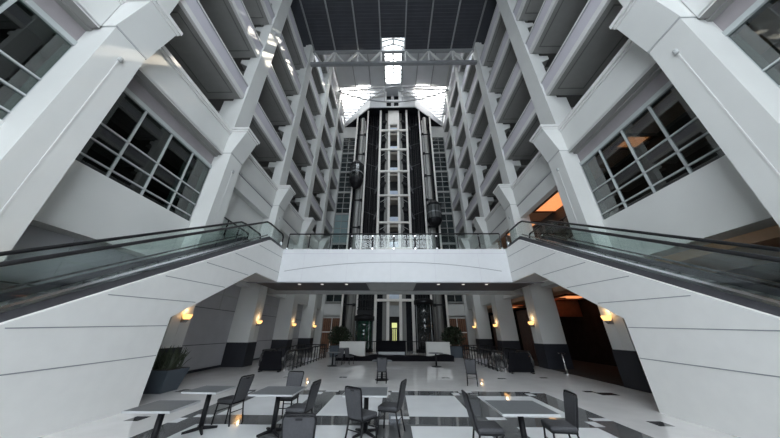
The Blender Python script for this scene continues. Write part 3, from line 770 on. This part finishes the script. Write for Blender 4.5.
# ------------------------------------------------------------------ escalators up to the bridge
def escalator(s, side):
    t = thing('escalator', 'white clad escalator descending from the %s end of the footbridge' % side, 'escalator', (0, 0, 0))
    XI, XO = s*7.0, s*8.8
    BY0 = BRIDGE_Y - 0.012
    k = 0.5625
    ytop = 12.8
    zt = lambda y: 6.63 if y >= ytop else max(0.25, 6.63 - (ytop - y)*k)
    yb = ytop - (6.63 - 0.25)/k            # lower landing start
    yu = 12.08
    ydrop = 8.02; zdrop = UB - (yu - ydrop)*0.57
    prof = [(BY0, 6.63), (ytop, 6.63), (yb, 0.25), (yb - 1.6, 0.25), (yb - 1.6, 0.0), (ydrop, 0.0), (ydrop, zdrop), (yu, UB), (BY0, UB)]
    m = MB(); m.prism(prof, 'x', XI, XI + s*0.12); sp = m.build('inner_side_panel', M['clad'], t)
    # level joints of the cladding
    m = MB()
    for z in (1.2, 2.0, 2.77, 3.5, 4.3, 5.1, 6.05):
        ya = ytop - (6.6 - z)/k + 0.02
        ye = BY0 - 0.02 if z > UB else (yu - (UB - z)/0.57 if z > zdrop else ydrop)
        m.bar((XI - s*0.003, ya, z - 0.06), (XI - s*0.003, ye - 0.03, z + 0.06), 0.008, 0.022)
    m.build('panel_joint', M['joint'], sp)
    m = MB(); m.prism(prof, 'x', XO, XO - s*0.12); m.build('outer_side_panel', M['clad'], t)
    m = MB(); m.prism([(BY0, UB), (yu, UB), (ydrop, zdrop), (ydrop, 0.0), (ydrop - .12, 0.0), (ydrop - .12, zdrop + .07), (yu, UB + 0.15), (BY0, UB + 0.15)], 'x', XI + s*0.12, XO - s*0.12); m.build('soffit_panel', M['beam'], t)
    # skirts and steps
    off = 0.12
    for x in (XI + s*0.12, XO - s*0.22):
        m = MB(); m.prism([(BY0, 6.63), (ytop, 6.63), (yb, 0.25), (yb - 1.6, 0.25), (yb - 1.6, 0.43), (yb, 0.43), (ytop, 6.85), (BY0, 6.85)], 'x', x, x + s*0.10); m.build('skirt', M['skirt'], t)
    m = MB()
    st = []; n = 31
    y = ytop; z = 6.6
    pts = [(BY0, 6.6), (ytop, 6.6)]
    rise = (6.6 - 0.3)/n; run = (ytop - yb)/n
    for i in range(n):
        pts.append((pts[-1][0], pts[-1][1] - rise)); pts.append((pts[-1][0] - run, pts[-1][1]))
    pts.append((yb - 1.5, 0.3)); pts.append((yb - 1.5, 0.1)); pts.append((yb, 0.1)); pts.append((ytop, 6.2)); pts.append((BY0, 6.2))
    m.prism(pts, 'x', XI + s*0.24, XO - s*0.24); m.build('steps', M['step'], t)
    for x in (XI + s*0.16, XO - s*0.16):
        m = MB(); m.box(x - 0.06, x + 0.06, BY0 - 0.2, BY0 - 0.06, 6.63, 7.05); m.build('newel', M['chrome'], t)
    # glass balustrades and handrails
    for nm, x in (('inner', XI + s*0.16), ('outer', XO - s*0.16)):
        hz = lambda y: 7.6 if y >= ytop - 0.4 else max(1.35, 7.6 - (ytop - 0.4 - y)*k)
        m = MB(); ylo = ytop - .4 - (7.6 - 1.35)/k
        m.prism([(BY0 - 0.1, 6.7), (ytop, 6.75), (yb, 0.42), (yb - 1.4, 0.42), (yb - 1.5, 1.28), (ylo, 1.28), (ytop - 0.4, 7.55), (BY0 - 0.15, 7.55)], 'x', x - 0.006, x + 0.006)
        m.build('glass_balustrade', M['glass'], t)
        path = [(x, BY0 - 0.12, 6.9), (x, BY0 - .05, 7.1), (x, BY0 - 0.06, 7.45), (x, BY0 - 0.2, 7.6)]
        for i in range(8): path.append((x, BY0 - 0.5 - i*(BY0 - 0.5 - ytop + 0.1)/7, 7.6))
        path += [(x, ytop - 0.5, 7.54), (x, ytop - 1.2, hz(ytop - 1.2))]
        path += [(x, ylo + 0.4, hz(ylo + .4)), (x, ylo, 1.35), (x, yb - 1.5, 1.35), (x, yb - 1.75, 1.2), (x, yb - 1.8, 0.95), (x, yb - 1.7, 0.7)]
        m = MB(); m.tube(path, 0.05, 8); m.build('handrail', M['rubber'], t, smooth=True)
        m = MB(); m.prism([(ytop - 0.2, 6.84), (yb, 0.50), (yb, 0.56), (ytop - .2, 6.90)], 'x', x - 0.03, x + 0.03); m.build('deck_strip', M['chrome'], t)
    return t
escalator(-1, 'left'); escalator(1, 'right')

# ------------------------------------------------------------------ pits with escalators going down
for (a, b), side in ((PITL, 'left'), (PITR, 'right')):
    m = MB()
    y0, y1 = PITY
    m.box(a - 0.1, a, y0 - .1, y1 + .1, -5, -0.002); m.box(b, b + 0.1, y0 - .1, y1 + .1, -5, -0.002); m.box(a - .1, b + .1, y1, y1 + 0.1, -5, -0.002)
    m.box(a - .1, b + .1, y0 - 0.1, y0, -5, -0.002); m.box(a - .1, b + .1, y0 - .1, y1 + .1, -5.1, -5)
    struct(m, 'wall_pit_' + side, M['lowall'])
    t = thing('down_escalator', 'escalator going down through the floor opening at %s behind a dark barrier' % side, 'escalator', (0, 0, 0), 0, 'escalators going down')
    n = 20; pts = [(y0 + 0.01, -0.02), (y0 + 0.8, -0.02)]
    for i in range(n):
        pts.append((pts[-1][0], pts[-1][1] - 0.2)); pts.append((pts[-1][0] + 0.3, pts[-1][1]))
    pts += [(pts[-1][0], pts[-1][1] - 0.5), (y0 + 0.01, -0.5)]
    m = MB(); m.prism(pts, 'x', a + 0.3, b - 0.3); m.build('steps', M['step'], t)
    for x in (a + 0.14, b - 0.14):
        m = MB(); m.prism([(y0 - 0.35, 0.0), (y0 - 0.45, 0.3), (y0 - 0.35, 0.75), (y0 - .1, 0.85), (y0 + 1.0, 0.85), (y0 + 6.5, -2.6), (y0 + 6.5, -3.8), (y0 + 1.0, 0.0)], 'x', x - 0.05, x + 0.05)
        m.build('balustrade', M['chrome'], t)
        m = MB(); m.tube([(x, y0 - 0.3, 0.2), (x, y0 - 0.5, 0.3), (x, y0 - 0.55, 0.5), (x, y0 - 0.45, 0.78), (x, y0 - 0.2, 0.93), (x, y0 + 1.0, 0.93), (x, y0 + 6.4, -2.45)], 0.055, 8); m.build('handrail', M['rubber'], t, smooth=True)
    # dark barrier panel across the entry
    w = (b - a)/2; cx = (a + b)/2
    t = thing('barrier_board', 'dark trapezoid barrier board blocking the %s down escalator' % side, 'barrier', (cx, y0 - 0.62, 0), 0, 'barrier boards')
    m = MB(); m.prism([(-w + 0.18, 0.06), (w - 0.18, 0.06), (w - 0.34, 0.95), (-w + 0.34, 0.95)], 'y', -0.03, 0.03); m.build('panel', M['blackfab'], t)
    for x in (-w + 0.3, w - 0.3):
        m = MB(); m.box(x - 0.05, x + 0.05, -0.14, 0.14, 0, 0.06); m.build('foot', M['black'], t)
    # baluster railings along both sides of the opening
    for x, wh in ((a - 0.12, 'outer' if side == 'left' else 'inner'), (b + 0.12, 'inner' if side == 'left' else 'outer')):
        t = thing('baluster_railing', 'black baluster railing on the %s edge of the %s floor opening' % ('hall-centre' if wh == 'inner' else 'wall', side), 'railing', (x, y0 + 0.1, 0), 0, 'railings round the floor openings')
        L = PITY[1] - y0
        m = MB(); m.box(-0.03, 0.03, 0, L, 0.92, 0.98); m.build('top_rail', M['black'], t)
        m = MB(); m.box(-0.02, 0.02, 0, L, 0.1, 0.14); m.build('bottom_rail', M['black'], t)
        nb = 11
        for i in range(nb + 1):
            yy = 0.03 + (L - .06)*i/nb
            m = MB(); m.box(-0.025, 0.025, yy - 0.025, yy + 0.025, 0, 0.93); m.build('baluster', M['black'], t)
    t = thing('baluster_railing', 'black baluster railing closing the far end of the %s floor opening' % side, 'railing', (a, PITY[1] + 0.12, 0), 0, 'railings round the floor openings')
    m = MB(); m.box(0, b - a, -0.03, 0.03, 0.92, 0.98); m.build('top_rail', M['black'], t)
    for i in range(5):
        x = (b - a)*i/4
        m = MB(); m.box(x - 0.02, x + 0.02, -0.02, 0.02, 0, 0.93); m.build('baluster', M['black'], t)

# ------------------------------------------------------------------ furniture
def make_chair():
    """faces +x; origin on the floor under the seat centre"""
    t = thing('banquet_chair', '', 'chair')
    m = MB(); m.box(-0.21, 0.22, -0.21, 0.21, 0.41, 0.485); m.build('seat', M['chairfab'], t, bevel=0.03)
    m = MB(); m.box(-0.2, 0.21, -0.2, 0.2, 0.385, 0.412); m.build('seat_frame', M['chairmet'], t)
    # reclined padded back, slightly narrower at the bottom
    bx = lambda z: -0.215 - (z - 0.45)*0.22
    m = MB()
    zs = [0.43, 0.60, 0.76, 0.87, 0.905]; ws = [0.165, 0.178, 0.19, 0.198, 0.185]
    for i in range(4):
        z0, z1 = zs[i], zs[i+1]; w0, w1 = ws[i], ws[i+1]
        m.hexa([(bx(z0) - .02, -w0, z0), (bx(z0) + .025, -w0, z0), (bx(z0) + .025, w0, z0), (bx(z0) - .02, w0, z0),
                (bx(z1) - .02, -w1, z1), (bx(z1) + .025, -w1, z1), (bx(z1) + .025, w1, z1), (bx(z1) - .02, w1, z1)])
    b = m.build('backrest', M['chairfab'], t)
    m = MB(); m.box(bx(.885) - 0.026, bx(.885) - 0.018, -0.045, 0.045, 0.872, 0.895); m.build('hand_grip', M['chairmet'], b)
    m = MB()
    path = [(-0.19, -0.175, 0.40), (bx(0.5), -0.175, 0.5), (bx(0.7), -0.195, 0.7), (bx(0.88), -0.207, 0.88), (bx(0.925), -0.19, 0.925), (bx(.93), -0.15, 0.93)]
    path = path + [(p[0], -p[1], p[2]) for p in reversed(path)]
    m.tube(path, 0.017, 8); m.build('back_frame', M['chairmet'], t, smooth=True)
    for s in (-1, 1):
        m = MB(); m.tube([(-0.18, s*0.18, 0.41), (-0.22, s*0.185, 0.2), (-0.27, s*0.19, 0.0)], 0.017, 8); m.build('leg', M['chairmet'], t, smooth=True)
        m = MB(); m.tube([(0.18, s*0.185, 0.41), (0.20, s*0.19, 0.2), (0.21, s*0.195, 0.0)], 0.017, 8); m.build('leg', M['chairmet'], t, smooth=True)
    m = MB(); m.tube([(-0.21, -0.185, 0.24), (-0.21, 0.185, 0.24)], 0.009, 6); m.build('stretcher', M['chairmet'], t)
    m = MB(); m.tube([(0.197, -0.19, 0.24), (0.197, 0.19, 0.24)], 0.009, 6); m.build('stretcher', M['chairmet'], t)
    return t
def make_table(w=0.92, d=0.86):
    t = thing('cafe_table', '', 'table')
    m = MB(); m.box(-w/2 + .012, w/2 - .012, -d/2 + .012, d/2 - .012, 0.715, 0.742); m.build('tabletop', M['tabtop'], t)
    m = MB(); m.box(-w/2, w/2, -d/2, -d/2 + .012, 0.712, 0.741); m.box(-w/2, w/2, d/2 - .012, d/2, 0.712, 0.741); m.box(-w/2, -w/2 + .012, -d/2, d/2, 0.712, 0.741); m.box(w/2 - .012, w/2, -d/2, d/2, 0.712, 0.741)
    m.build('edge_band', M['tabedge'], t)
    m = MB(); m.box(-0.17, 0.17, -0.17, 0.17, 0.695, 0.714); m.build('mounting_plate', M['chairmet'], t)
    m = MB(); m.tube([(0, 0, 0.04), (0, 0, 0.70)], 0.05, 14); m.build('pedestal', M['chairmet'], t, smooth=True)
    m = MB()
    for a in (0, PI/2, PI, 3*PI/2):
        c, s_ = math.cos(a + PI/4), math.sin(a + PI/4)
        m.tube([(0, 0, 0.06), (c*0.2, s_*0.2, 0.035), (c*0.31, s_*0.31, 0.022)], 0.02, 8, rads=[0.035, 0.028, 0.021])
    m.build('base', M['chairmet'], t, smooth=True)
    return t
tab = tab_s = None
TABLES = [
    ((-3.98, 5.08, 0), 0.02, 'grey square cafe table in the near left corner of the floor'),
    ((-4.10, 6.42, 0), -0.05, 'grey square cafe table with one chair at its right, nearest the spiky planter'),
    ((-2.52, 6.34, 0), 0.0, 'grey square cafe table with three chairs around it, left of centre'),
    ((-0.60, 6.33, 0), 0.0, 'grey square cafe table between two chairs at the centre'),
    ((2.16, 5.20, 0), 0.0, 'grey square cafe table between two facing chairs at the right'),
]
for loc, rz, lab in TABLES:
    small = loc[0] < -3
    if small:
        if tab_s is None: t = tab_s = make_table(0.78, 0.70)
        else: t = dup(tab_s)
    elif tab is None: t = tab = make_table()
    else: t = dup(tab)
    t.location = loc; t.rotation_euler = (0, 0, rz); t['label'] = lab; t['group'] = 'square cafe tables'
ch = None
CHAIRS = [
    ((-3.87, 6.95), math.atan2(0.24, -0.97), 'grey padded chair facing left at the table nearest the spiky planter'),
    ((-2.66, 7.30), -PI/2 - 0.05, 'grey padded chair on the far side of the left centre table, facing the camera'),
    ((-2.00, 6.28), math.atan2(0.16, -0.99), 'grey padded chair facing left on the right side of the left centre table'),
    ((-1.24, 4.20), PI/2 + 0.05, 'grey padded chair in the foreground seen from behind, cut by the lower edge'),
    ((-0.62, 5.86), math.atan2(0.80, 0.55), 'grey padded chair turned three quarters away, left of the central table'),
    ((-0.09, 6.46), math.atan2(0.30, -0.95), 'grey padded chair facing left on the right side of the central table'),
    ((-0.52, 12.02), PI/2, 'lone grey padded chair far back in the middle of the floor'),
    ((3.15, 11.6), PI/2 - 0.3, 'grey padded chair far back at right near the down escalator railing'),
    ((1.58, 5.24), -0.03, 'grey padded chair facing right at the right-hand table'),
    ((2.86, 5.36), PI - 0.12, 'grey padded chair facing left at the right-hand table'),
]
for (x, y), rz, lab in CHAIRS:
    if ch is None: t = ch = make_chair()
    else: t = dup(ch)
    t.location = (x, y, 0); t.rotation_euler = (0, 0, rz); t['label'] = lab; t['group'] = 'grey banquet chairs'

# far round tables and chairs
def make_round():
    t = thing('round_table', '', 'table')
    m = MB(); m.lathe([(0.44, 0.715), (0.45, 0.722), (0.45, 0.738), (0.44, 0.745)], seg=28); m.build('tabletop', M['tabtop'], t)
    m = MB(); m.tube([(0, 0, 0.03), (0, 0, 0.715)], 0.05, 12); m.build('pedestal', M['chairmet'], t, smooth=True)
    m = MB(); m.lathe([(0.30, 0), (0.30, 0.02), (0.05, 0.06)], seg=24); m.build('base', M['chairmet'], t)
    return t
rt = make_round(); rt.location = (2.6, 17.25, 0); rt['label'] = 'small round pedestal table in front of the right white counter'; rt['group'] = 'round pedestal tables'
dup(rt, (-3.85, 17.3, 0), 0, 'small round pedestal table in front of the left white counter')
dup(rt, (-0.55, 12.62, 0), 0, 'small round table hidden beyond the lone chair in the middle')
dup(ch, (-3.55, 17.95, 0), -PI/2, 'small dark chair behind the far left round table')
dup(ch, (-2.95, 18.2, 0), -0.6, 'small dark chair right of the far left round table')

# counters, black platform and cabinet at the foot of the elevators
for x0, x1, side in ((-4.25, -2.25, 'left'), (2.5, 4.3, 'right')):
    t = thing('counter', 'pale box counter at the foot of the elevators, %s of centre' % side, 'counter', ((x0 + x1)/2, 21.3, 0.0), 0, 'pale counters')
    w = (x1 - x0)/2
    m = MB(); m.box(-w, w, -0.3, 0.3, 0.0, 1.18); m.build('body', M['whitebox'], t, bevel=0.01)
    m = MB(); m.box(-w - .02, w + .02, -0.32, 0.32, 1.18, 1.23); m.build('top', M['whitebox'], t)
t = thing('low_platform', 'long low black draped platform in front of the pale counters', 'platform', (0, 20.4, 0))
m = MB(); m.box(-4.3, 4.35, -0.25, 0.3, 0, 0.22); m.build('base', M['blackfab'], t)
m = MB(); pr = []
for i in range(41):
    x = -4.3 + 8.65*i/40
    pr.append((x, 0.36 + 0.10*math.sin(i*0.55)*(0.4 + 0.6*math.sin(i*0.21)) ))
m.prism(pr + [(4.35, 0.2), (-4.3, 0.2)], 'y', -0.28, 0.33); m.build('cover', M['blackfab'], t)
t = thing('cabinet', 'black covered cabinet on the floor behind the low platform, at the centre', 'cabinet', (-0.2, 21.2, 0))
m = MB(); m.box(-1.1, 1.1, -0.3, 0.3, 0.55, 1.3); m.build('body', M['blackfab'], t, bevel=0.03)
m = MB(); m.box(-1.0, 1.0, -0.25, 0.25, 0.15, 0.55); m.build('plinth', M['steelg'], t)
for x in (-1.05, 1.05):
    m = MB(); m.box(x - .05, x + .05, -0.28, 0.28, 0, 0.6); m.build('leg', M['black'], t)
t = thing('baluster_railing', 'thin black railing across the foot of the elevator tower', 'railing', (-4.6, 24.7, 0))
m = MB(); m.box(0, 9.2, -0.03, 0.03, 1.1, 1.16); m.build('top_rail', M['black'], t)
for i in range(24):
    m = MB(); m.box(0.2*2*i - .012, 0.2*2*i + .012, -0.012, 0.012, 0, 1.1); m.build('baluster', M['black'], t)

# planters
def planter(label, x, y, w0, w1, h, kind):
    t = thing('potted_plant', label, 'plant', (x, y, 0))
    m = MB(); a, b = w0/2, w1/2
    m.hexa([(-a,-a,0),(a,-a,0),(a,a,0),(-a,a,0),(-b,-b,h),(b,-b,h),(b,b,h),(-b,b,h)]); m.build('planter', M['planter'], t, bevel=0.02)
    m = MB(); m.box(-b + .05, b - .05, -b + .05, b - .05, h - 0.02, h + 0.012); m.build('soil', M['soil'], t)
    f = MB()
    if kind == 'spiky':
        for k in range(130):
            az = random.uniform(0, 2*PI); lean = random.uniform(0.1, 0.75); L = random.uniform(0.4, 0.85)
            ox, oy = random.uniform(-.3, .3), random.uniform(-.3, .3)
            d = Vector((math.cos(az)*lean, math.sin(az)*lean, 1)).normalized()
            sd = d.cross(Vector((0, 0, 1))).normalized() if lean > 0.05 else Vector((1, 0, 0))
            p0 = Vector((ox, oy, h)); p1 = p0 + d*L*0.55; p2 = p0 + d*L + Vector((0, 0, -0.06*lean*L*4))
            th = sd.cross(d)*0.006
            for q in (0,):
                f.hexa([p0 - sd*.022 - th, p0 + sd*.022 - th, p0 + sd*.022 + th, p0 - sd*.022 + th, p1 - sd*.026 - th, p1 + sd*.026 - th, p1 + sd*.026 + th, p1 - sd*.026 + th])
                f.hexa([p1 - sd*.026 - th, p1 + sd*.026 - th, p1 + sd*.026 + th, p1 - sd*.026 + th, p2 - sd*.003 - th*.3, p2 + sd*.003 - th*.3, p2 + sd*.003 + th*.3, p2 - sd*.003 + th*.3])
        f.build('foliage', M['spike'], t)
    else:
        st = MB()
        for k in range(9):
            az = 2*PI*k/9 + .3; 
            st.tube([(0.08*math.cos(az), 0.08*math.sin(az), h), (0.3*math.cos(az), 0.3*math.sin(az), h + 0.6), (0.45*math.cos(az), 0.45*math.sin(az), h + 1.2)], 0.015, 5)
        st.build('stems', M['wood'], t)
        for k in range(1500):
            az = random.uniform(0, 2*PI); r = 0.8*math.sqrt(random.random()); z = h + 0.1 + random.random()*1.35
            r *= 0.75 + 0.5*math.sin(min(1, (z - h)/1.3)*PI)
            c = Vector((r*math.cos(az), r*math.sin(az), z)); d = Vector((random.uniform(-1, 1), random.uniform(-1, 1), random.uniform(-.3, .8))).normalized()
            sd = d.cross(Vector((random.uniform(-1,1), random.uniform(-1,1), 1))).normalized(); L = random.uniform(.16, .28)
            f.face([c, c + d*L*.5 + sd*L*.28, c + d*L, c + d*L*.5 - sd*L*.28])
        f.build('foliage', M['leaf'], t)
    return t
planter('spiky-leaved plant in a tapered slate planter by the left wall', -8.2, 10.0, 0.72, 1.0, 0.68, 'spiky')
planter('bushy shrub in a slate planter left of the elevators', -4.85, 23.65, 1.15, 1.35, 0.85, 'bush')
planter('bushy shrub in a slate planter right of the elevators', 5.15, 23.65, 1.15, 1.35, 0.85, 'bush')

# stanchion by the dark restaurant
t = thing('stanchion', 'chrome stanchion with a flat top plate beside the dark restaurant opening', 'stanchion', (8.83, 14.6, 0))
m = MB(); m.lathe([(0.17, 0), (0.17, 0.02), (0.03, 0.05)], seg=20); m.build('base', M['chrome'], t)
m = MB(); m.tube([(0, 0, 0.03), (0, 0, 0.92)], 0.035, 12); m.build('post', M['chrome'], t, smooth=True)
m = MB(); m.box(-0.16, 0.16, -0.1, 0.1, 0.92, 0.95); m.build('top_plate', M['chrome'], t)

# ------------------------------------------------------------------ daylight
w = bpy.data.worlds.new('World'); S.world = w; w.use_nodes = True
nt = w.node_tree; bg = nt.nodes['Background']
tc = nt.nodes.new('ShaderNodeTexCoord'); sep = nt.nodes.new('ShaderNodeSeparateXYZ'); rp = nt.nodes.new('ShaderNodeValToRGB')
nt.links.new(tc.outputs['Generated'], sep.inputs[0]); nt.links.new(sep.outputs['Z'], rp.inputs['Fac'])
rp.color_ramp.elements[0].position = 0.0; rp.color_ramp.elements[0].color = (0.475, 0.50, 0.53, 1)
rp.color_ramp.elements[1].position = 1.0; rp.color_ramp.elements[1].color = (0.96, 0.98, 1.0, 1)
nt.links.new(rp.outputs['Color'], bg.inputs['Color'])
bg.inputs['Strength'].default_value = 5.0
sun = bpy.data.lights.new('sun', 'SUN'); sun.energy = 6.5; sun.angle = 0.01; sun.color = (1.0, 0.88, 0.72)
so = bpy.data.objects.new('sun', sun); COL.objects.link(so)
so.rotation_euler = Vector((-9.4, -14.7, -19.3)).to_track_quat('-Z', 'Y').to_euler()

def portal(loc, direction, sx, sy):
    l = bpy.data.lights.new('daylight_portal', 'AREA'); l.shape = 'RECTANGLE'; l.size = sx; l.size_y = sy
    l.cycles.is_portal = True
    o = bpy.data.objects.new('daylight_portal', l); COL.objects.link(o); o.location = loc
    o.rotation_euler = Vector(direction).to_track_quat('-Z', 'Y').to_euler()
portal((0, NEARY - 0.4, 13.9), (0, 1, 0), 12.4, 27.2)
portal((0, 22.8, 42.2), (0, 0, -1), 2.8, 10.6)
portal((0, 16.48, ROOFN + 1.3), (0, 0, -1), 2.7, 1.25)
portal((0, ROOFY + 0.1, ROOFN + 1.8), (0, 1, 0), 24, 2.8)
portal((0, 31, 41.5), (0, 0, -1), 19, 6.2)

# ------------------------------------------------------------------ camera
f, p, yw, rl = 240.365, 0.440417, 0.01714, 0.00413
F = Vector((0, math.cos(p), math.sin(p))); U = Vector((0, -math.sin(p), math.cos(p))); R_ = Vector((1, 0, 0))
Z = Matrix.Rotation(yw, 3, 'Z'); F, U, R_ = Z @ F, Z @ U, Z @ R_
R2 = R_*math.cos(rl) + U*math.sin(rl); U2 = U*math.cos(rl) - R_*math.sin(rl)
cam = bpy.data.cameras.new('camera'); co = bpy.data.objects.new('camera', cam); COL.objects.link(co)
mat = Matrix((R2, U2, -F)).transposed().to_4x4(); mat.translation = Vector((0, 0, 1.9)); co.matrix_world = mat
cam.sensor_fit = 'HORIZONTAL'; cam.sensor_width = 36; cam.lens = 36*f/780; cam.clip_start = 0.05; cam.clip_end = 400
S.camera = co
S.view_settings.view_transform = 'Standard'; S.view_settings.look = 'None'; S.view_settings.gamma = 1; S.view_settings.use_curve_mapping = False
S.view_settings.exposure = 1.3
S.cycles.max_bounces = 10; S.cycles.diffuse_bounces = 6; S.cycles.transparent_max_bounces = 16; S.cycles.sample_clamp_indirect = 8
